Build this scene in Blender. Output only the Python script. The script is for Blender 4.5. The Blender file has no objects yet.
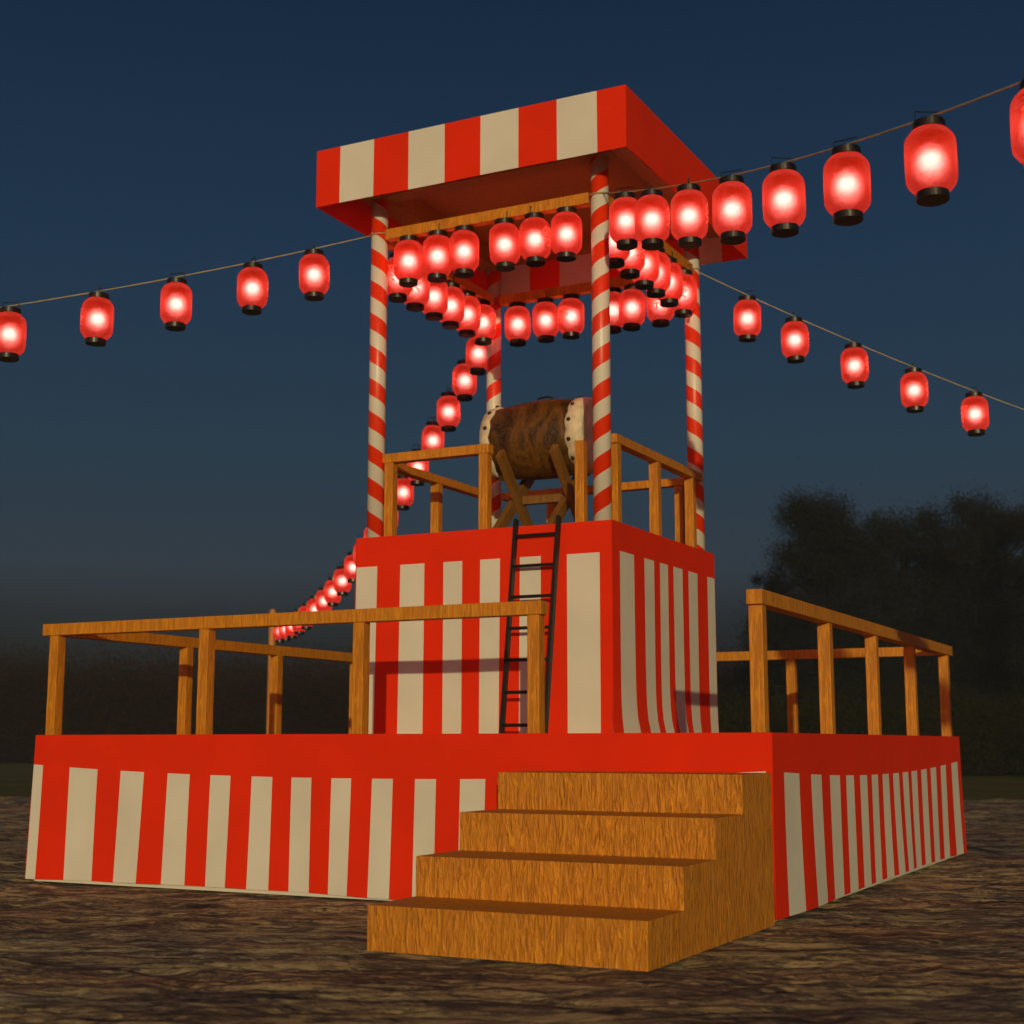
import bpy, bmesh, math, random
import numpy as np
from mathutils import Vector, Matrix
random.seed(7); RNG = np.random.default_rng(11)
D = bpy.data; S = bpy.context.scene; COL = S.collection
PI = math.pi; sin = math.sin; cos = math.cos

# ------------------------------------------------------------------ camera
cam = D.objects.new('camera', D.cameras.new('camera')); COL.objects.link(cam)
cam.location = (5.0521, -10.4804, 0.944)
cam.rotation_euler = (PI/2 + 0.1561, 0, 0.4714)
cam.data.sensor_width = 36; cam.data.lens = 1468.17*36/1024
cam.data.clip_start = 0.05; cam.data.clip_end = 2000
cam.data.dof.use_dof = True; cam.data.dof.focus_distance = 9.0; cam.data.dof.aperture_fstop = 2.7
S.camera = cam
# ------------------------------------------------------------------ world: dusk sky
SUN_DIR = Vector((0.535, -1.0, 0.158)).normalized()          # towards the sun
w = D.worlds.new('World'); S.world = w; w.use_nodes = True
nt = w.node_tree; nt.nodes.clear()
def wn(t): return nt.nodes.new(t)
out = wn('ShaderNodeOutputWorld'); bg = wn('ShaderNodeBackground')
tc = wn('ShaderNodeTexCoord'); sep = wn('ShaderNodeSeparateXYZ'); rp = wn('ShaderNodeValToRGB')
def s2l(c): return tuple((x/255/12.92 if x/255 <= .04045 else ((x/255+.055)/1.055)**2.4) for x in c)
nt.links.new(tc.outputs['Generated'], sep.inputs[0]); nt.links.new(sep.outputs[2], rp.inputs[0])
stops = [(0.0, (12, 13, 14)), (0.058, (20, 23, 27)), (0.085, (30, 36, 43)), (0.115, (40, 52, 64)), (0.19, (34, 56, 73)), (0.32, (26, 50, 74)), (0.47, (16, 39, 64)), (0.8, (17, 32, 54))]
cr = rp.color_ramp
while len(cr.elements) < len(stops): cr.elements.new(0.5)
for e, (p, c) in zip(cr.elements, stops): e.position = p; e.color = (*s2l(c), 1)
def wmath(op, a, b=None, clamp=False):
    q = wn('ShaderNodeMath'); q.operation = op; q.use_clamp = clamp
    for k, v in enumerate((a, b)):
        if v is None: continue
        if isinstance(v, (int, float)): q.inputs[k].default_value = v
        else: nt.links.new(v, q.inputs[k])
    return q.outputs[0]
vd = wn('ShaderNodeVectorMath'); vd.operation = 'DOT_PRODUCT'; nt.links.new(tc.outputs['Generated'], vd.inputs[0]); vd.inputs[1].default_value = (.24, -.9708, 0)   # pink sunset glow added beside the low sun, aimed to fill front shadows
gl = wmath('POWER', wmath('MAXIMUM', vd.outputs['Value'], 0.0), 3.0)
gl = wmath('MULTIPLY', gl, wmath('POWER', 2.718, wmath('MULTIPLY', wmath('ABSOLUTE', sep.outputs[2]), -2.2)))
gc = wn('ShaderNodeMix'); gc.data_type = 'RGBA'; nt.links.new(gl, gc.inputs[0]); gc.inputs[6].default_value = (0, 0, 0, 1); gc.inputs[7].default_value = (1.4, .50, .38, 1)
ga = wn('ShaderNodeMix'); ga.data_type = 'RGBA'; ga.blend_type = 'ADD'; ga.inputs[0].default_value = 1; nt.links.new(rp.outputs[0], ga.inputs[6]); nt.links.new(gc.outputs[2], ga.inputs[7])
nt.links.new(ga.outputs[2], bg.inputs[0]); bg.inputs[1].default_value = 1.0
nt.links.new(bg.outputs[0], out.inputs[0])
# ------------------------------------------------------------------ sun
sl = D.lights.new('sun', 'SUN'); sl.energy = 1.7; sl.color = (1.0, 0.90, 0.47); sl.angle = math.radians(0.5)
so = D.objects.new('sun', sl); COL.objects.link(so); so.rotation_euler = SUN_DIR.to_track_quat('Z', 'Y').to_euler(); so.location = (10, -20, 8)
S.view_settings.view_transform = 'Standard'; S.view_settings.look = 'None'; S.view_settings.exposure = 0; S.view_settings.gamma = 1
S.render.engine = 'CYCLES'
S.cycles.max_bounces = 8; S.cycles.transparent_max_bounces = 16; S.cycles.sample_clamp_indirect = 4

# ------------------------------------------------------------------ materials
def mat(name):
    m = D.materials.new(name); m.use_nodes = True
    n = m.node_tree.nodes; b = n['Principled BSDF']
    return m, m.node_tree, n, b
def L(t, a, b): t.links.new(a, b)
def ramp(n, stops):
    r = n.new('ShaderNodeValToRGB'); e = r.color_ramp.elements
    while len(e) < len(stops): e.new(.5)
    for q, (p, c) in zip(e, stops): q.position = p; q.color = (*c, 1)
    return r
def noise(n, scale, detail=4, rough=.5, dist=0):
    x = n.new('ShaderNodeTexNoise'); x.inputs['Scale'].default_value = scale; x.inputs['Detail'].default_value = detail
    x.inputs['Roughness'].default_value = rough; x.inputs['Distortion'].default_value = dist; return x
def mapping(t, n, scale, src='Object', rot=(0, 0, 0)):
    c = n.new('ShaderNodeTexCoord'); m = n.new('ShaderNodeMapping'); m.inputs['Scale'].default_value = scale; m.inputs['Rotation'].default_value = rot
    L(t, c.outputs[src], m.inputs[0]); return m
def bump(t, n, b, h, strength, dist):
    u = n.new('ShaderNodeBump'); u.inputs['Strength'].default_value = strength; u.inputs['Distance'].default_value = dist
    L(t, h, u.inputs['Height']); L(t, u.outputs[0], b.inputs['Normal']); return u

def wood(name, dark, mid, light, bstr=.5, sc=(16, 16, 2.2), rough=.55, bd=.012, wav=.9):
    m, t, n, b = mat(name)
    mp = mapping(t, n, sc)
    ns = noise(n, 3.0, 5, .55, wav); L(t, mp.outputs[0], ns.inputs[0])
    r = ramp(n, [(.3, dark), (.5, mid), (.68, light)]); L(t, ns.outputs[0], r.inputs[0])
    L(t, r.outputs[0], b.inputs['Base Color']); b.inputs['Roughness'].default_value = rough
    bump(t, n, b, ns.outputs[0], bstr, bd); return m
WOOD = wood('honey_wood', (.42, .145, .004), (.60, .215, .006), (.74, .29, .012), .45)
STEPW = wood('step_wood', (.44, .15, .004), (.68, .24, .005), (.82, .32, .009), .8, (13, 13, 2.3), .5, .036, 1.7)
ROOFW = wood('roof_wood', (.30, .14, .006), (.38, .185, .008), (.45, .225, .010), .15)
STANDW = wood('stand_wood', (.16, .068, .010), (.22, .095, .014), (.27, .12, .02), .25)
POSTW = wood('pole_wood', (.4, .15, .03), (.55, .22, .05), (.65, .28, .06), .3)

def cloth(name, c):
    m, t, n, b = mat(name)
    mp = mapping(t, n, (1, 1, 1)); ns = noise(n, 2.5, 3); L(t, mp.outputs[0], ns.inputs[0])
    r = ramp(n, [(.3, tuple(x*.93 for x in c)), (.7, tuple(min(1, x*1.04) for x in c))]); L(t, ns.outputs[0], r.inputs[0])
    L(t, r.outputs[0], b.inputs['Base Color']); b.inputs['Roughness'].default_value = .85
    b.inputs['Specular IOR Level'].default_value = .2
    wv = noise(n, 220, 2); L(t, mp.outputs[0], wv.inputs[0]); bump(t, n, b, wv.outputs[0], .12, .002)
    return m
RED = cloth('red_cloth', (.84, .028, .0015)); WHITE = cloth('cream_cloth', (.74, .70, .64))

def helix(name, sgn, ph):
    m, t, n, b = mat(name)
    c = n.new('ShaderNodeTexCoord'); s = n.new('ShaderNodeSeparateXYZ'); L(t, c.outputs['Object'], s.inputs[0])
    def ma(op, a, bb):
        q = n.new('ShaderNodeMath'); q.operation = op
        for k, v in enumerate((a, bb)):
            if v is None: continue
            if isinstance(v, (int, float)): q.inputs[k].default_value = v
            else: L(t, v, q.inputs[k])
        return q.outputs[0]
    an = ma('MULTIPLY', ma('ARCTAN2', s.outputs[1], s.outputs[0]), -sgn/(2*PI))
    v = ma('FRACT', ma('ADD', ma('ADD', ma('DIVIDE', s.outputs[2], .262), an), ph + 20), None)
    st = ma('GREATER_THAN', v, .5)
    mx = n.new('ShaderNodeMix'); mx.data_type = 'RGBA'; L(t, st, mx.inputs[0])
    mx.inputs[6].default_value = (.74, .70, .64, 1); mx.inputs[7].default_value = (.84, .038, .004, 1)
    L(t, mx.outputs[2], b.inputs['Base Color']); b.inputs['Roughness'].default_value = .38
    return m

def plain(name, c, rough=.5, metal=0):
    m, t, n, b = mat(name)
    mp = mapping(t, n, (1, 1, 1)); ns = noise(n, 14, 3); L(t, mp.outputs[0], ns.inputs[0])
    r = ramp(n, [(.3, tuple(x*.8 for x in c)), (.7, tuple(x*1.15 for x in c))]); L(t, ns.outputs[0], r.inputs[0])
    L(t, r.outputs[0], b.inputs['Base Color']); b.inputs['Roughness'].default_value = rough; b.inputs['Metallic'].default_value = metal
    return m
BLACK = plain('black_lacquer', (.012, .010, .008), .35)
IRON = plain('black_iron', (.010, .009, .008), .5)
ROPE = plain('tan_rope', (.42, .36, .18), .8)
SKIN = plain('drum_skin', (.72, .62, .45), .7)
STUD = plain('dark_stud', (.01, .01, .01), .4)

def drum_mat():
    m, t, n, b = mat('dark_lacquered_wood')
    mp = mapping(t, n, (2.6, 1.1, 1.1)); ns = noise(n, 2.0, 4, .5, .8); L(t, mp.outputs[0], ns.inputs[0])
    r = ramp(n, [(.34, (.025, .009, .0015)), (.46, (.085, .033, .004)), (.54, (.14, .056, .006)), (.64, (.035, .012, .0015))]); L(t, ns.outputs[0], r.inputs[0])
    n2 = noise(n, 5, 6, .6, 2.5); L(t, mp.outputs[0], n2.inputs[0])
    r2 = ramp(n, [(.46, (0, 0, 0)), (.5, (1, 1, 1)), (.54, (0, 0, 0))]); L(t, n2.outputs[0], r2.inputs[0])
    mx = n.new('ShaderNodeMix'); mx.data_type = 'RGBA'; dm = n.new('ShaderNodeMath'); dm.operation = 'MULTIPLY'; dm.inputs[1].default_value = .45; L(t, r2.outputs[0], dm.inputs[0]); L(t, dm.outputs[0], mx.inputs[0]); L(t, r.outputs[0], mx.inputs[6]); mx.inputs[7].default_value = (.26, .12, .014, 1)
    L(t, mx.outputs[2], b.inputs['Base Color']); b.inputs['Roughness'].default_value = .5
    bump(t, n, b, n2.outputs[0], .08, .006); return m
DRUM = drum_mat()

def shell_mat():
    m = D.materials.new('lit_red_paper'); m.use_nodes = True; t = m.node_tree; n = t.nodes; n.clear()
    o = n.new('ShaderNodeOutputMaterial')
    tl = n.new('ShaderNodeBsdfTranslucent'); tl.inputs[0].default_value = (.60, .024, .0015, 1)
    rf = n.new('ShaderNodeBsdfRefraction'); rf.inputs[0].default_value = (1, .33, .26, 1); rf.inputs['Roughness'].default_value = 1.0; rf.inputs['IOR'].default_value = 1.36
    tr = n.new('ShaderNodeBsdfTransparent'); tr.inputs[0].default_value = (1, .36, .24, 1)
    gl = n.new('ShaderNodeBsdfDiffuse'); gl.inputs[0].default_value = (.7, .04, .01, 1)
    mp = mapping(t, n, (1, 1, 1)); ns = noise(n, 26, 3, .6); L(t, mp.outputs[0], ns.inputs[0])
    bp = n.new('ShaderNodeBump'); bp.inputs['Strength'].default_value = .8; bp.inputs['Distance'].default_value = .02; L(t, ns.outputs[0], bp.inputs['Height'])
    L(t, bp.outputs[0], rf.inputs['Normal'])
    lw = n.new('ShaderNodeLayerWeight'); lw.inputs[0].default_value = .5; mr = n.new('ShaderNodeMapRange'); L(t, lw.outputs['Facing'], mr.inputs[0])
    mr.inputs[1].default_value = .05; mr.inputs[2].default_value = .75; mr.inputs[3].default_value = .58; mr.inputs[4].default_value = .16
    a = n.new('ShaderNodeMixShader'); L(t, mr.outputs[0], a.inputs[0]); L(t, tl.outputs[0], a.inputs[1]); L(t, rf.outputs[0], a.inputs[2])
    c = n.new('ShaderNodeMixShader'); c.inputs[0].default_value = .12; L(t, a.outputs[0], c.inputs[1]); L(t, tr.outputs[0], c.inputs[2])
    d = n.new('ShaderNodeMixShader'); d.inputs[0].default_value = .12; L(t, c.outputs[0], d.inputs[1]); L(t, gl.outputs[0], d.inputs[2])
    L(t, d.outputs[0], o.inputs[0]); return m
SHELL = shell_mat()
def char_mat():
    m = D.materials.new('pale_ink'); m.use_nodes = True; t = m.node_tree; n = t.nodes; n.clear()
    o = n.new('ShaderNodeOutputMaterial'); tl = n.new('ShaderNodeBsdfTranslucent'); tl.inputs[0].default_value = (1, .42, .3, 1)
    L(t, tl.outputs[0], o.inputs[0]); return m
INK = char_mat()

def ground_mat():
    m, t, n, b = mat('rutted_dry_earth')
    mp = mapping(t, n, (1, 1, 1), 'Object'); mp2 = n.new('ShaderNodeMapping'); mp2.inputs['Scale'].default_value = (.38, 1.7, 1); L(t, mp.outputs[0], mp2.inputs[0])
    a = noise(n, 4.0, 8, .66, 1.4); L(t, mp2.outputs[0], a.inputs[0])
    f = noise(n, 40, 8, .8, .8); L(t, mp2.outputs[0], f.inputs[0])
    big = noise(n, .8, 4); L(t, mp2.outputs[0], big.inputs[0])
    mx = n.new('ShaderNodeMix'); mx.data_type = 'FLOAT'; mx.inputs[0].default_value = .5; L(t, a.outputs[0], mx.inputs[2]); L(t, f.outputs[0], mx.inputs[3])
    r = ramp(n, [(.41, (.032, .023, .027)), (.47, (.15, .105, .10)), (.51, (.34, .25, .17)), (.54, (.74, .56, .31)), (.60, (.88, .71, .44))]); L(t, mx.outputs[0], r.inputs[0])
    r2 = ramp(n, [(.4, (1.0, .80, .72)), (.52, (.95, .95, .85)), (.66, (.78, .86, 1))]); L(t, big.outputs[0], r2.inputs[0])
    mm = n.new('ShaderNodeMix'); mm.data_type = 'RGBA'; mm.blend_type = 'MULTIPLY'; mm.inputs[0].default_value = .8; L(t, r.outputs[0], mm.inputs[6]); L(t, r2.outputs[0], mm.inputs[7])
    L(t, mm.outputs[2], b.inputs['Base Color']); b.inputs['Roughness'].default_value = .6; b.inputs['Specular IOR Level'].default_value = .4
    bump(t, n, b, mx.outputs[0], 1.0, .09); return m
GROUND = ground_mat()
def leafm(name, c1, c2, leafy=True):
    m, t, n, b = mat(name)
    mp = mapping(t, n, (1, 1, 1)); ns = noise(n, .5, 4); L(t, mp.outputs[0], ns.inputs[0])
    r = ramp(n, [(.35, c1), (.65, c2)]); L(t, ns.outputs[0], r.inputs[0]); L(t, r.outputs[0], b.inputs['Base Color'])
    b.inputs['Roughness'].default_value = .9; b.inputs['Specular IOR Level'].default_value = .05
    if leafy:
        tl = n.new('ShaderNodeBsdfTranslucent'); L(t, r.outputs[0], tl.inputs[0]); mx = n.new('ShaderNodeMixShader'); mx.inputs[0].default_value = .5
        L(t, b.outputs[0], mx.inputs[1]); L(t, tl.outputs[0], mx.inputs[2]); L(t, mx.outputs[0], n['Material Output'].inputs[0])
    return m
GRASS = leafm('dark_grass', (.12, .12, .03), (.17, .15, .045), False)
LEAF = leafm('dark_evergreen_leaves', (.028, .030, .026), (.036, .038, .032))
WOODL = leafm('brown_far_leaves', (.050, .022, .005), (.058, .026, .006))
OLIVE = leafm('olive_undergrowth_leaves', (.040, .038, .010), (.055, .05, .014))
DRYL = leafm('dry_straw_leaves', (.10, .07, .025), (.13, .09, .03))
BARK = plain('dark_bark', (.008, .007, .005), .9)

# ------------------------------------------------------------------ helpers
def tag(o, label=None, cat=None, group=None, kind=None):
    if label: o['label'] = label
    if cat: o['category'] = cat
    if group: o['group'] = group
    if kind: o['kind'] = kind
    return o
def empty(name, loc, label, cat, group=None, rz=0):
    o = D.objects.new(name, None); COL.objects.link(o); o.location = loc; o.rotation_euler = (0, 0, rz); o.empty_display_size = .1
    return tag(o, label, cat, group)
def link(name, me, mats, parent=None, loc=None, smooth=False):
    if not isinstance(mats, (list, tuple)): mats = [mats]
    for m in mats: me.materials.append(m)
    if smooth:
        for p in me.polygons: p.use_smooth = True
    o = D.objects.new(name, me); COL.objects.link(o)
    if parent is not None: o.parent = parent
    if loc is not None: o.location = loc
    return o
def from_bm(name, bm, mats, parent=None, loc=None, smooth=False, bev=0):
    me = D.meshes.new(name); bmesh.ops.recalc_face_normals(bm, faces=bm.faces); bm.to_mesh(me); bm.free()
    o = link(name, me, mats, parent, loc, smooth)
    if bev:
        md = o.modifiers.new('bevel', 'BEVEL'); md.width = bev; md.segments = 2; md.limit_method = 'ANGLE'
    return o
def box(bm, x0, x1, y0, y1, z0, z1):
    v = [bm.verts.new(p) for p in ((x0, y0, z0), (x1, y0, z0), (x1, y1, z0), (x0, y1, z0), (x0, y0, z1), (x1, y0, z1), (x1, y1, z1), (x0, y1, z1))]
    for f in ((0, 3, 2, 1), (4, 5, 6, 7), (0, 1, 5, 4), (1, 2, 6, 5), (2, 3, 7, 6), (3, 0, 4, 7)): bm.faces.new([v[i] for i in f])
def boxo(name, b, m, parent=None, bev=.004):
    """box mesh whose own origin is at its centre bottom; b given in the parent's space"""
    bm = bmesh.new(); cx, cy, cz = (b[0]+b[1])/2, (b[2]+b[3])/2, b[4]
    box(bm, b[0]-cx, b[1]-cx, b[2]-cy, b[3]-cy, 0, b[5]-cz)
    return from_bm(name, bm, m, parent, (cx, cy, cz), bev=bev)
def tube(bm, pts, r, seg=8, cap=True):
    pts = [Vector(p) for p in pts]; rings = []
    for i, p in enumerate(pts):
        d = (pts[min(i+1, len(pts)-1)] - pts[max(i-1, 0)]).normalized()
        a = d.orthogonal().normalized() if i == 0 else (a - d*a.dot(d)).normalized()
        b = d.cross(a); rings.append([bm.verts.new(p + (a*cos(2*PI*k/seg) + b*sin(2*PI*k/seg))*r) for k in range(seg)])
    for r0, r1 in zip(rings, rings[1:]):
        for k in range(seg): bm.faces.new((r0[k], r0[(k+1) % seg], r1[(k+1) % seg], r1[k]))
    if cap: bm.faces.new(rings[0][::-1]); bm.faces.new(rings[-1])
def lathe(bm, prof, seg=32, axis='z', cap0=True, cap1=True):
    rings = []
    for r, z in prof:
        rg = []
        for k in range(seg):
            c, s = cos(2*PI*k/seg)*r, sin(2*PI*k/seg)*r
            rg.append(bm.verts.new((c, s, z) if axis == 'z' else (z, c, s)))
        rings.append(rg)
    for r0, r1 in zip(rings, rings[1:]):
        for k in range(seg): bm.faces.new((r0[k], r0[(k+1) % seg], r1[(k+1) % seg], r1[k]))
    if cap0: bm.faces.new(rings[0][::-1])
    if cap1: bm.faces.new(rings[-1])
def beam(bm, p, q, wd, ht, side):
    """square bar from p to q; `side` is the direction of its width"""
    p, q, s = Vector(p), Vector(q), Vector(side).normalized(); d = (q-p).normalized(); u = d.cross(s).normalized()
    vs = [[bm.verts.new(e + s*a*wd/2 + u*b_*ht/2) for a, b_ in ((-1, -1), (1, -1), (1, 1), (-1, 1))] for e in (p, q)]
    bm.faces.new(vs[0][::-1]); bm.faces.new(vs[1])
    for k in range(4): bm.faces.new((vs[0][k], vs[0][(k+1) % 4], vs[1][(k+1) % 4], vs[1][k]))

# ------------------------------------------------------------------ ground and field
def sheet(name, pts, z, m, kind='structure'):
    bm = bmesh.new(); bm.faces.new([bm.verts.new((x, y, 0)) for x, y in pts])
    return tag(from_bm(name, bm, m, None, (0, 0, z)), kind=kind)
def vnoise(x, y, seed):
    """smooth lattice noise in 0..1, any arrays x, y"""
    xi = np.floor(x).astype(np.int64); yi = np.floor(y).astype(np.int64); fx = x-xi; fy = y-yi
    fx = fx*fx*(3-2*fx); fy = fy*fy*(3-2*fy)
    def h(a, b):
        v = (a*374761393 + b*668265263 + seed*974634777) & 0xffffffff; v = ((v ^ (v >> 13))*1274126177) & 0xffffffff; return ((v ^ (v >> 16)) & 0xffff)/65535.0
    return (h(xi, yi)*(1-fx)+h(xi+1, yi)*fx)*(1-fy) + (h(xi, yi+1)*(1-fx)+h(xi+1, yi+1)*fx)*fy
ANG = math.atan2(6.88, 16.68)
def lines(segs):
    o = []
    for a, b, st_ in segs: o += list(np.arange(a, b, st_))
    return np.array(o + [segs[-1][1]])
GX = lines([(-30, -14, .5), (-14, -6.5, .05), (-6.5, 5, .020), (5, 9, .06), (9, 30, .7)])      # along the far edge of the bare earth
GY = lines([(-45, -10.5, .9), (-10.5, -4, .014), (-4, 1, .022), (1, 14.53, .05)])            # towards it
X_, Y_ = np.meshgrid(GX, GY); Z_ = np.zeros_like(X_); wx = X_ + .25*vnoise(X_*1.3, Y_*1.3, 5); wy = Y_ + .25*vnoise(X_*1.3, Y_*1.3, 9)
for q, (lam, amp) in enumerate(((.9, .012), (.38, .018), (.17, .021), (.09, .017), (.045, .010))):
    v = vnoise(wx/lam*.36, wy/lam*1.5, q+1); Z_ += amp*(1-np.abs(2*v-1) if q in (1, 2, 3) else v)
Z_ -= Z_.max()*.80; Z_ = np.minimum(Z_, .006); nx, ny = len(GX), len(GY)
cA, sA = cos(ANG), sin(ANG)
# local x runs along the edge, local y towards it; the object is turned by ANG about z
V = np.stack([X_, Y_, Z_], -1).reshape(-1, 3); idx = np.arange(nx*ny).reshape(ny, nx)
Fq = np.stack([idx[:-1, :-1], idx[:-1, 1:], idx[1:, 1:], idx[1:, :-1]], -1).reshape(-1, 4); nf = len(Fq)
me = D.meshes.new('ground'); me.vertices.add(len(V)); me.vertices.foreach_set('co', V.ravel()); me.loops.add(nf*4); me.loops.foreach_set('vertex_index', Fq.ravel())
me.polygons.add(nf); me.polygons.foreach_set('loop_start', np.arange(nf)*4); me.polygons.foreach_set('loop_total', np.full(nf, 4)); me.update(calc_edges=True)
go = link('ground', me, GROUND); me.polygons.foreach_set('use_smooth', np.ones(nf, bool)); go.rotation_euler = (0, 0, ANG); tag(go, kind='structure')
sheet('grass_field', [(-700, -700), (700, -700), (700, 700), (-700, 700)], -.085, GRASS)

# ------------------------------------------------------------------ curtains
def curtain(name, parent, place, bounds, ztop, zstripe, zbot, off, spread=0.0, label=None):
    """bounds: list of (u0, u1, is_white); place(u, out, z) -> xyz"""
    bm = bmesh.new(); us = []; cols = []
    for u0, u1, wt in bounds:
        k = max(1, int((u1-u0)/.07))
        for i in range(k): us.append(u0 + (u1-u0)*i/k); cols.append(wt)
    us.append(bounds[-1][1]); NR = 12; U = max(abs(us[0]), abs(us[-1]))
    grid = []
    for u in us:
        zs, zb = zstripe(u), zbot(u)
        col = []
        for z in [ztop, (ztop+zs)/2] + [zs + (zb-zs)*j/NR for j in range(NR+1)]:
            t = (ztop-z)/(ztop-zb); col.append(bm.verts.new(place(u*(1+spread*min(1, t*3)), off(u, t), z)))
        grid.append(col)
    for i in range(len(us)-1):
        for j in range(NR+2):
            f = bm.faces.new((grid[i][j], grid[i][j+1], grid[i+1][j+1], grid[i+1][j])); f.smooth = True
            f.material_index = 1 if (j >= 2 and cols[i]) else 0
    me = D.meshes.new(name); bm.to_mesh(me); bm.free()
    o = link(name, me, [RED, WHITE], parent)
    md = o.modifiers.new('thick', 'SOLIDIFY'); md.thickness = .005; md.offset = 0; o.modifiers.new('crisp', 'EDGE_SPLIT').split_angle = math.radians(40)
    if label: o['label'] = label
    return o
def stripes(lo, hi, whites):
    b = []; c = lo
    for a, z in whites:
        if a > c: b.append((c, a, False))
        b.append((max(a, lo), z, True)); c = z
    if c < hi: b.append((c, hi, False))
    return b
LW = 2.664
low = empty('lower_platform', (0, 0, 0), 'wide low festival platform draped with red and cream striped cloth, under the smaller upper one', 'platform')
bm = bmesh.new(); box(bm, -2.63, 2.63, -2.69, 2.69, .003, .985); from_bm('body', bm, WHITE, low)
fr = [(-2.70, -2.576), (-2.33, -2.077), (-1.869, -1.665), (-1.464, -1.28), (-1.111, -.949), (-.781, -.62), (-.473, -.321), (-.17, -.022), (.131, .281), (.437, .583), (.748, .917), (1.09, 1.26), (1.44, 1.62), (1.8, 2.0), (2.13, 2.24), (2.39, 2.625)]
rt = [(-2.503, -2.216), (-1.976, -1.748), (-1.554, -1.317), (-1.169, -.98), (-.821, -.626), (-.495, -.315), (-.184, -.001), (.123, .308), (.432, .627), (.742, .939), (1.086, 1.286), (1.433, 1.653), (1.847, 2.062), (2.301, 2.563)]
zs_low = lambda u: .728 + .068*(abs(u)/2.66)**2.2
curtain('curtain', low, lambda u, o, z: (u, -2.70-o, z), stripes(-LW, LW, fr), 1.0, zs_low, lambda u: .022 - .010*sin(u*1.3), lambda u, t: .004 + t*(.030 + .012*sin(u*3.1)) + .012*t*t*sin(u*7.0+1), .0008)
curtain('curtain', low, lambda u, o, z: (2.662+o, u - max(0, -2.5-u)/.2*.03*(1-z), z), stripes(-2.70, 2.72, rt), 1.0, lambda u: .732+.062*(abs(u)/2.7)**2, lambda u: .028+.010*sin(u*1.1+1), lambda u, t: .0 + t*t*(.010 + .008*sin(u*2.6+.6)) + .005*t*sin(u*5.5), .001)
curtain('curtain', low, lambda u, o, z: (u, 2.715+o, z), stripes(-LW, LW, [(-2.6+.36*i, -2.42+.36*i) for i in range(15)][:14]), 1.0, zs_low, lambda u: .04, lambda u, t: t*.04)
curtain('curtain', low, lambda u, o, z: (-2.665-o, u, z), stripes(-2.7, 2.7, [(-2.6+.36*i, -2.42+.36*i) for i in range(15)][:14]), 1.0, zs_low, lambda u: .04, lambda u, t: t*.04)
boxo('deck', (-2.66, 2.66, -2.695, 2.71, .987, .999), WOOD, low, 0)

UA = 1.054
up = empty('upper_platform', (0, 0, 1.0), 'narrow tall block draped in red and cream striped cloth, standing on the wide platform', 'platform')
bm = bmesh.new(); box(bm, -1.04, 1.04, -1.09, 1.01, .003, 1.475); from_bm('body', bm, WHITE, up)
uf = [(-1.054, -.867), (-.664, -.456), (-.294, -.135), (.015, .179), (.34, .507), (.711, .964)]
ur = [(-.975, -.715), (-.515, -.32), (-.20, -.035), (.08, .277), (.412, .619), (.857, 1.03)]
curtain('curtain', up, lambda u, o, z: (u, -1.10-o, z), stripes(-UA, UA, uf), 1.49, lambda u: 1.265, lambda u: .006, lambda u, t: .006 + .012*t*sin(u*6)+t*.012, 0)
curtain('curtain', up, lambda u, o, z: (1.057+o, u, z), stripes(-1.112, 1.035, ur), 1.49, lambda u: 1.285, lambda u: .006, lambda u, t: .002 + (t**13)*.036*max(0, min(1, (u+1.2)*2.5))*max(.2, min(1, 1-u*.8)) + .004*t*sin(u*7), 0)
curtain('curtain', up, lambda u, o, z: (u, 1.035+o, z), stripes(-UA, UA, uf), 1.49, lambda u: 1.265, lambda u: .006, lambda u, t: t*.01, 0)
curtain('curtain', up, lambda u, o, z: (-1.065-o, u, z), stripes(-1.1, 1.035, ur), 1.49, lambda u: 1.265, lambda u: .006, lambda u, t: t*.01, 0)
boxo('deck', (-1.055, 1.055, -1.095, 1.03, 1.477, 1.487), WOOD, up, 0)

# ------------------------------------------------------------------ stairs
st = empty('wooden_stairs', (1.98, -3.6, 0), 'four solid orange wood steps leading up to the front right of the low platform', 'stairs')
SX0, SX1 = 1.282-1.98, 2.672-1.98
for k, (y0, z0, z1) in enumerate(((-4.555, 0.0, .205), (-4.12, .205, .397), (-3.68, .397, .590), (-3.255, .590, .787))):
    bm = bmesh.new(); box(bm, SX0, SX1, y0+3.6, -2.775+3.6, z0, z1-.0005); from_bm('step', bm, STEPW, st)

# ------------------------------------------------------------------ railings
def railing(name, label, z0, runs, posts, pw, rh, ztop, group):
    x, y = (runs[0][0]+runs[0][2])/2, (runs[0][1]+runs[0][3])/2
    r = empty(name, (x, y, z0), label, 'railing', group)
    for (xa, ya, xb, yb) in runs:
        hw = pw*.58
        if abs(xb-xa) > abs(yb-ya): b = (xa-x, xb-x, ya-y-hw, ya-y+hw, ztop-rh-z0, ztop-z0)
        else: b = (xa-x-hw, xa-x+hw, ya-y, yb-y, ztop-rh-z0, ztop-z0)
        boxo('top_rail', b, WOOD, r, .003)
    for (px, py) in posts: boxo('post', (px-x-pw/2, px-x+pw/2, py-y-pw/2, py-y+pw/2, 0, ztop-rh-z0+.001), WOOD, r, .003)
    return r
G = 'wooden railings around the platforms'
RP = (.079, .082, 1.779, G)
railing('railing', 'long wooden railing along the front edge of the low platform, left of the stairs opening', 1.0, [(-2.665, -2.645, 1.275, -2.645)], [(-2.565, -2.64), (-1.235, -2.64), (-.012, -2.64), (1.215, -2.64)], *RP)
railing('railing', 'wooden railing down the right side of the low platform, starting beside the stairs', 1.0, [(2.59, -2.73, 2.59, 2.75)], [(2.585, -2.66), (2.585, -1.265), (2.585, -.02), (2.585, 1.23), (2.585, 2.6)], *RP)
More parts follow.
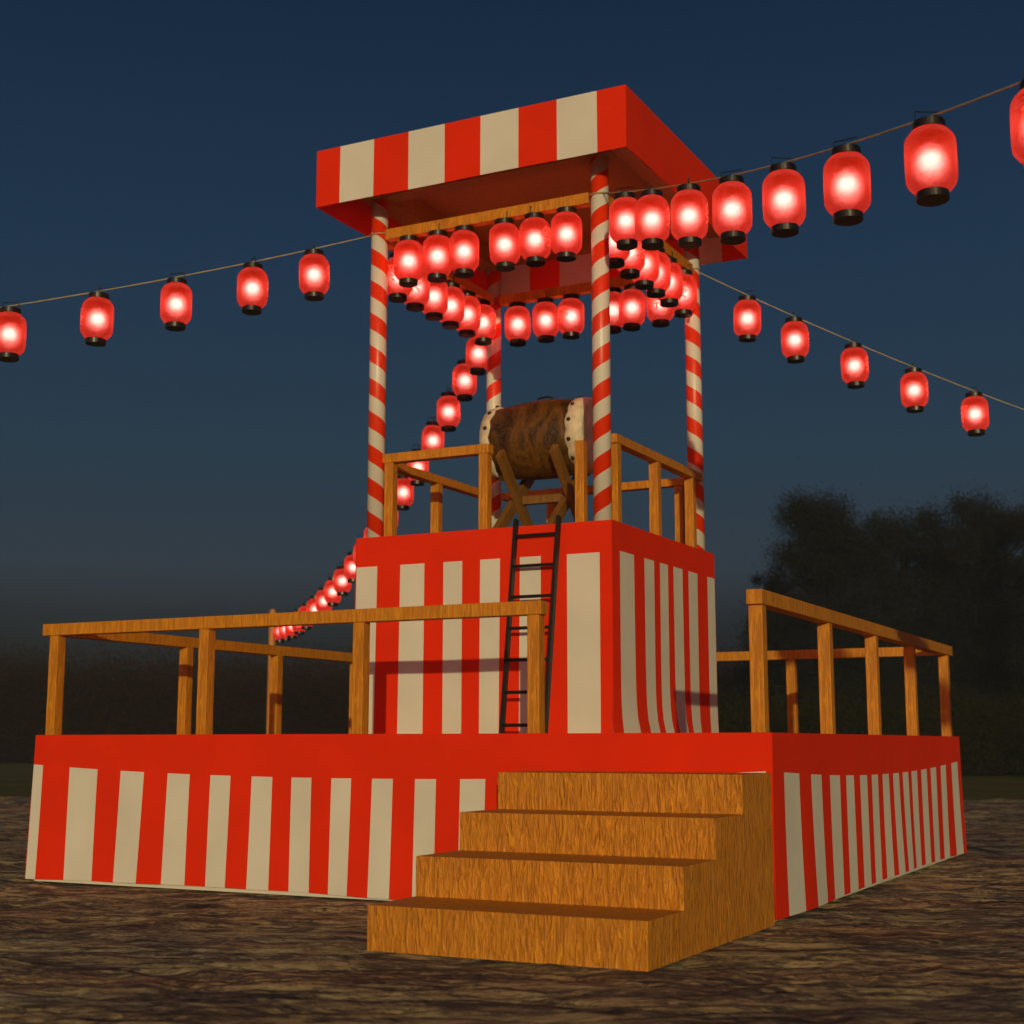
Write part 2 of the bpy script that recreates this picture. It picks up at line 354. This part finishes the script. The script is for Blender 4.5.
railing('railing', 'wooden railing running back along the left side of the low platform', 1.0, [(-2.605, -2.59, -2.605, 2.61)], [(-2.6, -1.19), (-2.6, 0.02), (-2.6, 1.27), (-2.6, 2.56)], *RP)
railing('railing', 'wooden railing along the far back edge of the low platform', 1.0, [(-2.555, 2.64, 2.54, 2.64)], [(-1.3, 2.64), (0, 2.64), (1.22, 2.64)], *RP)
ZU = 2.49
railing('upper_railing', 'short wooden railing on the front left of the tall block, left of the ladder', ZU, [(-.945, -.985, .035, -.985)], [(-.835, -.985), (-.012, -.985)], .074, .07, 3.145, G)
railing('upper_railing', 'short wooden railing on the right side of the tall block, right of the front pole', ZU, [(.985, -.93, .985, .885)], [(.985, -.87), (.985, -.08), (.985, .70)], .074, .066, 3.145, G)
railing('upper_railing', 'short wooden railing on the left side of the tall block', ZU, [(-.985, -.885, -.985, .885)], [(-.985, -.02), (-.985, .82)], .074, .066, 3.143, G)
railing('upper_railing', 'short wooden railing at the back of the tall block, seen behind the drum', ZU, [(-.885, .985, .94, .985)], [(-.4, .985), (.2, .985), (.79, .985)], .074, .066, 3.141, G)
ps = boxo('railing_post', (.738, .808, -1.026, -.956, ZU, 3.10), WOOD, None, .004)
tag(ps, 'single wooden post without a rail, standing right of the ladder head before the drum', 'post')

# ------------------------------------------------------------------ poles, beams, roof
POLES = [(-.95, -1.015, -1, .51, 'red and white spiral pole at the front left corner of the tower', 'FL'), (.95, -1.015, 1, -.025, 'red and white spiral pole at the near front corner of the tower, beside the drum', 'FR'),
         (.95, .935, -1, .923, 'red and white spiral pole at the right rear corner of the tower', 'BR'), (-.95, .935, 1, .521, 'red and white spiral pole at the hidden rear left corner, behind the drum', 'BL')]
for x, y, sg, ph, lb, key in POLES:
    bm = bmesh.new(); lathe(bm, [(.066, 0), (.066, 5.36-ZU)], 40)
    o = from_bm('striped_pole', bm, helix('spiral_paint', sg, ph), None, (x, y, ZU-.001))
    for p in o.data.polygons: p.use_smooth = len(p.vertices) == 4
    tag(o, lb, 'pole', 'spiral striped poles of the tower')
ZB0, ZB1 = 4.862, 4.945
for (b, lb) in (((-.875, .875, -1.055, -.975), 'wooden crossbeam between the two front poles, with lanterns under it'), ((-.875, .875, .895, .975), 'dim wooden crossbeam between the two rear poles, with lanterns under it'),
                ((.91, .99, -.94, .86), 'wooden crossbeam along the right side of the tower, with lanterns under it'), ((-.99, -.91, -.94, .86), 'dim wooden crossbeam along the left side of the tower, with lanterns under it')):
    o = boxo('crossbeam', (*b, ZB0, ZB1), WOOD, None, .003); tag(o, lb, 'beam', 'crossbeams of the tower')
ro = empty('tower_roof', (-.005, -.02, 5.097), 'flat square roof with a deep red and cream striped valance and brown boarded underside', 'roof')
RS = [(-1.095, -.785), (-.475, -.158), (.149, .465), (.775, 1.092)]
def valance(place, lo, hi, wh):
    o = curtain('valance', ro, place, stripes(lo, hi, wh), .463, lambda u: .4629, lambda u: 0.0, lambda u, t: .004*sin(u*5)*t, 0)
    return o
H = 1.315
valance(lambda u, o, z: (u, -1.345-o, z), -H, H, RS)
valance(lambda u, o, z: (u, 1.365+o, z), -H, H, RS)
valance(lambda u, o, z: (1.315+o, u, z), -1.345, 1.365, [])
valance(lambda u, o, z: (-1.315-o, u, z), -1.345, 1.365, [])
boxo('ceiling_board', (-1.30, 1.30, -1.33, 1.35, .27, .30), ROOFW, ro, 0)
boxo('top_board', (-1.30, 1.30, -1.33, 1.35, .40, .44), RED, ro, 0)
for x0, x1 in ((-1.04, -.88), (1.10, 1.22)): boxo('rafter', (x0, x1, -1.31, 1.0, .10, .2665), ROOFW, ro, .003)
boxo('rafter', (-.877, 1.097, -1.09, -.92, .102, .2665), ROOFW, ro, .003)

# ------------------------------------------------------------------ ladder
la = empty('ladder', (.52, -1.3, 1.0), 'slim black iron ladder leaning on the front of the tall block', 'ladder')
def lp(x, t): return (x-.52, -1.46+.34*t+1.3, 1.54*t)        # t: 0 at the deck, 1 at the top
for x0, x1 in ((.375, .315), (.705, .655)):
    bm = bmesh.new(); beam(bm, lp(x0, 0.0), lp(x1, 1.0), .022, .045, (1, 0, 0)); from_bm('side_rail', bm, IRON, la)
for k in range(7):
    t = .918 - k*.146; bm = bmesh.new(); xa = .375-.06*t; xb = .705-.05*t
    tube(bm, [lp(xa, t), lp(xb, t)], .012, 8); from_bm('rung', bm, IRON, la, smooth=False)

# ------------------------------------------------------------------ drum and stand
dr = empty('taiko_drum', (.012, 0, 3.364), 'large brown barrel drum lying on its side on the tall block, cream skins studded black', 'drum', rz=0)
bm = bmesh.new(); prof = []
for i in range(17):
    x = -.41 + .82*i/16; prof.append((.276 + .044*(1-(x/.41)**2), x))
lathe(bm, prof, 48, 'x'); o = from_bm('barrel', bm, DRUM, dr)
for p in o.data.polygons: p.use_smooth = len(p.vertices) == 4
for s in (-1, 1):
    bm = bmesh.new(); seg = 96; rings = []
    for (r, x, wv) in ((.290, .318, .016), (.304, .326, .014), (.306, .385, 0), (.292, .448, 0), (.27, .452, 0)):
        rings.append([bm.verts.new((s*(x + (.055 if s < 0 and x < .36 else 0) - wv*abs(sin(k*2*PI/seg*6))), cos(2*PI*k/seg)*r, sin(2*PI*k/seg)*r)) for k in range(seg)])
    for r0, r1 in zip(rings, rings[1:]):
        for k in range(seg): bm.faces.new((r0[k], r0[(k+1) % seg], r1[(k+1) % seg], r1[k]))
    bm.faces.new(rings[-1]); sk = from_bm('drum_skin', bm, SKIN, dr)
    for p in sk.data.polygons: p.use_smooth = len(p.vertices) == 4
    for k in range(12):
        a = 2*PI*(k+.5)/12; bm = bmesh.new(); bmesh.ops.create_icosphere(bm, subdivisions=2, radius=.018)
        from_bm('stud', bm, STUD, sk, (s*(.342 if s > 0 else .395), cos(a)*.303, sin(a)*.303), smooth=True)
bm = bmesh.new(); tube(bm, [(-.07, 0, .315), (-.062, 0, .343), (-.025, 0, .353), (.025, 0, .353), (.062, 0, .343), (.07, 0, .315)], .009, 8); from_bm('ring_handle', bm, IRON, dr, smooth=True)
sd = empty('drum_stand', (.04, 0, ZU), 'brown wooden trestle of crossed legs holding up the barrel drum', 'stand')
for x in (-.25, .22):
    for sg, dx, yb in ((-1, 0, .33), (1, -.052, -.42)):
        bm = bmesh.new(); beam(bm, (x+dx, sg*.37, .72), (x+dx, yb, .0), .05, .095, (1, 0, 0)); from_bm('leg', bm, STANDW, sd, bev=.004)
bm = bmesh.new(); box(bm, -.22, .22, -.03, .03, .355, .42); from_bm('crossbar', bm, STANDW, sd)

# ------------------------------------------------------------------ lanterns
cu = D.curves.new('glyph', 'FONT'); cu.body = '\u796d'; cu.size = .17; cu.align_x = 'CENTER'; cu.align_y = 'CENTER'
to = D.objects.new('glyph', cu); COL.objects.link(to); bpy.context.view_layer.update()
gm = D.meshes.new_from_object(to.evaluated_get(bpy.context.evaluated_depsgraph_get())); D.objects.remove(to)
bm = bmesh.new(); bm.from_mesh(gm)
for _ in range(2): bmesh.ops.subdivide_edges(bm, edges=[e_ for e_ in bm.edges if e_.calc_length() > .02], cuts=1)
cxs = [v.co.x for v in bm.verts]; cys = [v.co.y for v in bm.verts]
if cxs:
    mx_, my_ = (max(cxs)+min(cxs))/2, (max(cys)+min(cys))/2
    for v in bm.verts:
        a = (v.co.x-mx_)/.123; v.co = Vector((sin(a)*.1205, -cos(a)*.1205, v.co.y-my_))
glyph = D.meshes.new('character'); bm.to_mesh(glyph); bm.free(); glyph.materials.append(INK)

def lantern_meshes():
    bm = bmesh.new()
    pr = [(.069, -.153), (.079, -.148), (.094, -.132), (.108, -.113), (.1145, -.096), (.1165, -.06), (.117, 0)]
    lathe(bm, pr + [(r, -z) for r, z in pr[-2::-1]], 36, cap0=False, cap1=False)
    bmesh.ops.recalc_face_normals(bm, faces=bm.faces)
    sh = D.meshes.new('paper_shade'); bm.to_mesh(sh); bm.free(); sh.materials.append(SHELL)
    for p in sh.polygons: p.use_smooth = True
    bm = bmesh.new(); lathe(bm, [(.070, 0), (.0745, .003), (.0745, .037), (.072, .040)], 32); bmesh.ops.recalc_face_normals(bm, faces=bm.faces)
    cp = D.meshes.new('cap'); bm.to_mesh(cp); bm.free(); cp.materials.append(BLACK)
    bm = bmesh.new(); tube(bm, [(-.062, 0, .19), (-.062, 0, .243), (.062, 0, .243), (.062, 0, .19)], .0035, 6)
    hd = D.meshes.new('wire_handle'); bm.to_mesh(hd); bm.free(); hd.materials.append(IRON)
    return sh, cp, hd
SHM, CPM, HDM = lantern_meshes()
LIGHT = D.lights.new('bulb', 'POINT'); LIGHT.energy = 1.35; LIGHT.color = (1, .60, .62); LIGHT.shadow_soft_size = .048
def make_lantern():
    r = D.objects.new('paper_lantern', None); COL.objects.link(r); r.empty_display_size = .1
    def ch(name, me, loc=(0, 0, 0)):
        o = D.objects.new(name, me); COL.objects.link(o); o.parent = r; o.location = loc; return o
    ch('paper_shade', SHM); ch('cap', CPM, (0, 0, .151)); ch('cap', CPM, (0, 0, -.191)); ch('wire_handle', HDM); ch('bulb', LIGHT); ch('character', glyph)
    r['category'] = 'lantern'; return r
proto = make_lantern(); first = [True]
def place_lantern(x, y, z, rz, label, group, tilt=0):
    if first[0]: r = proto; first[0] = False
    else:
        r = proto.copy(); COL.objects.link(r)
        for c in list(proto.children):
            k = c.copy(); COL.objects.link(k); k.parent = r
    r.location = (x, y, z); r.rotation_euler = (random.uniform(-.03, .03), tilt+random.uniform(-.03, .03), rz); r['label'] = label; r['group'] = group
ORD = ['first', 'second', 'third', 'fourth', 'fifth', 'sixth', 'seventh', 'eighth', 'ninth', 'tenth', 'eleventh', 'twelfth', 'thirteenth', 'fourteenth', 'fifteenth', 'sixteenth', 'seventeenth', 'eighteenth', 'nineteenth', 'twentieth']
GB = 'red paper lanterns under the tower crossbeams'
xs = (-.68, -.42, -.185, .165, .42, .68)
for k, x in enumerate(xs): place_lantern(x, -1.015, 4.665, [2.6, 2.2, 3.0, 2.4, 1.55, 3.3][k], f'lit red lantern under the front crossbeam, {ORD[k]} from its left end', GB)
for k, x in enumerate((-.71, -.43, -.18, .22, .40, .66)): place_lantern(x, .935, 4.665, [2.6, 2.2, -.4, 2.9, 3.4, .1][k], f'lit red lantern under the rear crossbeam, {ORD[k]} from its left end', GB)
for k, y in enumerate((-.73, -.45, -.15, .14, .43, .72)): place_lantern(-.95, y, 4.655, [-.2, .3, 3, 2.4, 2, 1.6][k], f'lit red lantern under the left crossbeam, {ORD[k]} from its front end', GB)
for k, y in enumerate((-.74, -.45, -.15, .10, .38, .72)): place_lantern(.95, y, 4.655, [2.9, 1.4, 3, 2.4, 2.6, 0][k], f'lit red lantern under the right crossbeam, {ORD[k]} from its front end', GB)
def zc(s): q = s-.98; return 4.92 - .5*q + .032*q*q
def zk(key, s): return zc(s) + (.0048*(s-.98)**2 if key == 'FR' else 0)
SS = [1.30, 1.62, 2.03, 2.45, 2.89, 3.35, 3.86, 4.40, 4.82, 5.22, 5.70, 6.15, 6.60, 7.07, 7.55, 8.0, 8.45, 8.88, 9.28]
strings = [('FR', (.95, -1.015), (1, -1), 19, 'rope rising to the upper right corner of the picture', 0),
           ('FL', (-.95, -1.015), (-1, -1), 6, 'rope running off to the left edge of the picture', 1),
           ('BR', (.95, .935), (1, 1), 6, 'thin rope sloping down to the right edge of the picture', 2),
           ('BL', (-.95, .935), (-1, 1), 19, 'rope dropping behind the tower to the far round post', 3)]
SP = dict(FR='string to the upper right', FL='string going left', BR='string sloping down to the right', BL='string dropping behind to the far post')
for key, (x, y), (dx, dy), cnt, desc, q in strings:
    f = lambda s: (x+dx*(s-.95), y+dy*(s-.95))
    for k, s in enumerate(SS[:cnt]):
        s += [.015, .03, .02, 0, -.01, 0][k] if key == 'FL' else (.015 if k < 5 else .1) if key == 'BR' else 0
        px, py = f(s); rz = random.uniform(1.6, 4.0)
        if key == 'FL' and k == 3: rz = -.9
        if key == 'BR' and k == 4: rz = -.9
        if key == 'BL' and k in (1, 5): rz = -.9
        if key == 'FR' and k == 7: rz = .1
        place_lantern(px, py, zk(key, s)-.215, rz, f'lit red lantern on the {SP[key]}, {ORD[k]} from the pole', 'red paper lanterns on the four strings')
    bm = bmesh.new(); pts = [(*f(s), zk(key, s)) for s in np.linspace(.98, 9.83, 60)]
    tube(bm, [(p[0]-x-dx*.0, p[1]-y, p[2]-4.9) for p in pts], .0048, 6)
    o = from_bm('rope', bm, ROPE, None, (x, y, 4.9), smooth=True); tag(o, desc + ', carrying red lanterns', 'rope', 'ropes carrying the lanterns')
    bm = bmesh.new(); tube(bm, [(cos(a)*.072, sin(a)*.072, .01*sin(a)) for a in np.linspace(0, 2*PI, 25)], .0062, 6, False)
    kn = from_bm('rope_loop', bm, ROPE, o, (0, 0, .022), smooth=True)
for key, (x, y), (dx, dy), cnt, desc, q in strings:
    if key in ('FR', 'BL'):
        hh = zk(key, 9.83)+.2-3.15
        px, py = x+dx*(9.88-.95), y+dy*(9.88-.95)
        bm = bmesh.new(); lathe(bm, [(.062, 0), (.060, 3.08+hh), (.045, 3.13+hh), (.02, 3.15+hh)], 20)
        o = from_bm('round_post', bm, POSTW, None, (px, py, -.005), smooth=False)
        tag(o, 'far round wooden post holding the end of the lantern string behind the left railing' if key == 'BL' else 'near round wooden post holding the outer end of the lantern string on the right', 'post', 'outer posts of the lantern strings')

# ------------------------------------------------------------------ far trees
def unproject(u, v, F):
    X = (u-512)/1468.17*F; Y = -(v-512)/1468.17*F; c, s = cos(.1561), sin(.1561); a, b = cos(-.4714), sin(-.4714)
    h = F*c - Y*s; zz = F*s + Y*c
    return Vector((5.0521 + h*b + X*a, -10.4804 + h*a - X*b, .944 + zz))
def ground_at(u, F):
    p = unproject(u, 735, F); return Vector((p.x, p.y, 0))
def leaves(name, blobs, n, size, m, parent=None, loc=(0, 0, 0), fuzz=.18, core=0):
    """n small leaf faces spread through the blobs' volume (cx, cy, cz, rx, ry, rz)"""
    w_ = np.array([b[3]*b[4]*b[5] for b in blobs])**.75; cnt = np.maximum(1, (n*w_/w_.sum()).astype(int)); P = []
    for b, c in zip(blobs, cnt):
        d = RNG.normal(size=(c, 3)); d /= np.linalg.norm(d, axis=1)[:, None]; r = RNG.random(c)**.55 * (1 + fuzz*RNG.normal(size=c))
        P.append(np.array(b[:3]) + d*r[:, None]*np.array(b[3:]))
    P = np.concatenate(P); P = P[P[:, 2] > .02]; N = len(P)
    a = RNG.normal(size=(N, 3)); a /= np.linalg.norm(a, axis=1)[:, None]; b_ = RNG.normal(size=(N, 3)); b_ -= a*(a*b_).sum(1)[:, None]; b_ /= np.linalg.norm(b_, axis=1)[:, None]
    sz = (size*(.6+.8*RNG.random(N)))[:, None]
    V = np.stack([P-a*sz, P+b_*sz*.5, P+a*sz, P-b_*sz*.5], 1).reshape(-1, 3); Q = np.arange(4*N).reshape(-1, 4)
    if core:                                                  # the dense unseen-through inside of each clump
        th, phs = np.meshgrid(np.linspace(0, 2*PI, 13), np.linspace(.05, PI-.05, 9)); U = np.stack([np.sin(phs)*np.cos(th), np.sin(phs)*np.sin(th), np.cos(phs)], -1).reshape(-1, 3)
        qi = np.array([(r_*13+c_, r_*13+c_+1, (r_+1)*13+c_+1, (r_+1)*13+c_) for r_ in range(8) for c_ in range(12)])
        for b in blobs: Q = np.concatenate([Q, qi + len(V)]); V = np.concatenate([V, np.array(b[:3]) + U*np.array(b[3:])*core])
    N = len(Q)
    me = D.meshes.new(name); me.vertices.add(len(V)); me.vertices.foreach_set('co', V.ravel()); me.loops.add(4*N); me.loops.foreach_set('vertex_index', Q.ravel())
    me.polygons.add(N); me.polygons.foreach_set('loop_start', np.arange(N)*4); me.polygons.foreach_set('loop_total', np.full(N, 4)); me.update(calc_edges=True)
    return link(name, me, m, parent, loc)
def tree(u, vtop, F, wd, label, n=26000, lean=0):
    base = ground_at(u, F); h = unproject(u, vtop, F).z; R = wd/1468.17*F/2
    t = empty('dark_tree', base, label, 'tree', 'dark trees beyond the field')
    bm = bmesh.new(); tube(bm, [(0, 0, -.05), (.05*R, 0, h*.3), (-.04*R, 0, h*.6), (0, 0, h*.85)], .16, 8)
    for k in range(7):
        a = k*2.4; z = h*(.25+.08*k); tube(bm, [(0, 0, z), (cos(a)*R*.5, sin(a)*R*.5, z+h*.12), (cos(a)*R*.6, sin(a)*R*.6, z+h*.16)], .04, 5)
    from_bm('trunk', bm, BARK, t)
    bl = []
    for k in range(60):
        z = random.uniform(.18, .93); a = random.uniform(0, 2*PI); rr = R*random.uniform(.2, .85)*(1-max(0, z-.6)*.9); q = R*random.uniform(.12, .30)
        bl.append((cos(a)*rr, sin(a)*rr, h*z, q, q, q*random.uniform(.7, 1.15)))
    bl.append((0, 0, h*.45, R*.75, R*.75, h*.38)); bl.append((lean, 0, h*.9, R*.28, R*.28, h*.1))
    leaves('crown', bl, n*6, .038, LEAF, t, fuzz=.24)
tree(838, 484, 52, 185, 'tall dark tree at the left end of the row beyond the field', 34000)
tree(912, 500, 56, 185, 'dark tree second from left in the row beyond the field', 28000)
tree(985, 487, 54, 190, 'dark tree second from right in the row beyond the field', 34000)
tree(1075, 478, 50, 170, 'dark tree rightmost in the row, at the right edge of the picture', 30000)
tree(780, 560, 60, 90, 'low dark tree in front of the left end of the row beyond the field', 14000)
# long far wood
bl = []
for u in range(-150, 1250, 9):
    F = random.uniform(72, 90); g = ground_at(u, F); vt = 655 + random.uniform(-4, 4) ; h = unproject(u, vt, F).z
    r = h*random.uniform(.42, .6); bl.append((g.x, g.y, h*.5, r*1.1, r*1.1, h*.55)); bl.append((g.x+random.uniform(-2, 2), g.y+random.uniform(-2, 2), h*.2, r, r, h*.3))
wd = leaves('far_wood', bl, 900000, .07, WOODL, fuzz=.16); tag(wd, 'low dark brown wood along the far edge of the field', 'wood', kind='stuff')
bl = []
for u in range(700, 1250, 9):
    F = random.uniform(44, 50); g = ground_at(u, F); h = unproject(u, 694 + random.uniform(-7, 7), F).z; bl.append((g.x, g.y, h*.4, h*.8, h*.8, h*.6))
ug = leaves('undergrowth', bl, 260000, .04, OLIVE, fuzz=.25); tag(ug, 'low olive green undergrowth in front of the dark trees', 'undergrowth', kind='stuff')
p = ground_at(232, 58); sb = leaves('dry_shrub', [(0, 0, .45, 1.5, .8, .55), (.8, 0, .3, 1.0, .7, .4), (-.9, 0, .3, .9, .6, .4)], 5000, .08, DRYL, None, p)
tag(sb, 'low pale straw coloured shrub far behind the left railing', 'shrub')

# ------------------------------------------------------------------ evening haze over the field
hm = D.materials.new('evening_haze'); hm.use_nodes = True; t = hm.node_tree; t.nodes.clear()
ho = t.nodes.new('ShaderNodeOutputMaterial'); pv = t.nodes.new('ShaderNodeVolumePrincipled'); pv.inputs['Color'].default_value = (.66, .82, 1, 1); pv.inputs['Density'].default_value = .0010
t.links.new(pv.outputs[0], ho.inputs['Volume'])
bm = bmesh.new(); box(bm, -110, 70, -40, 115, -1.2, 18); tag(from_bm('haze', bm, hm), kind='stuff')
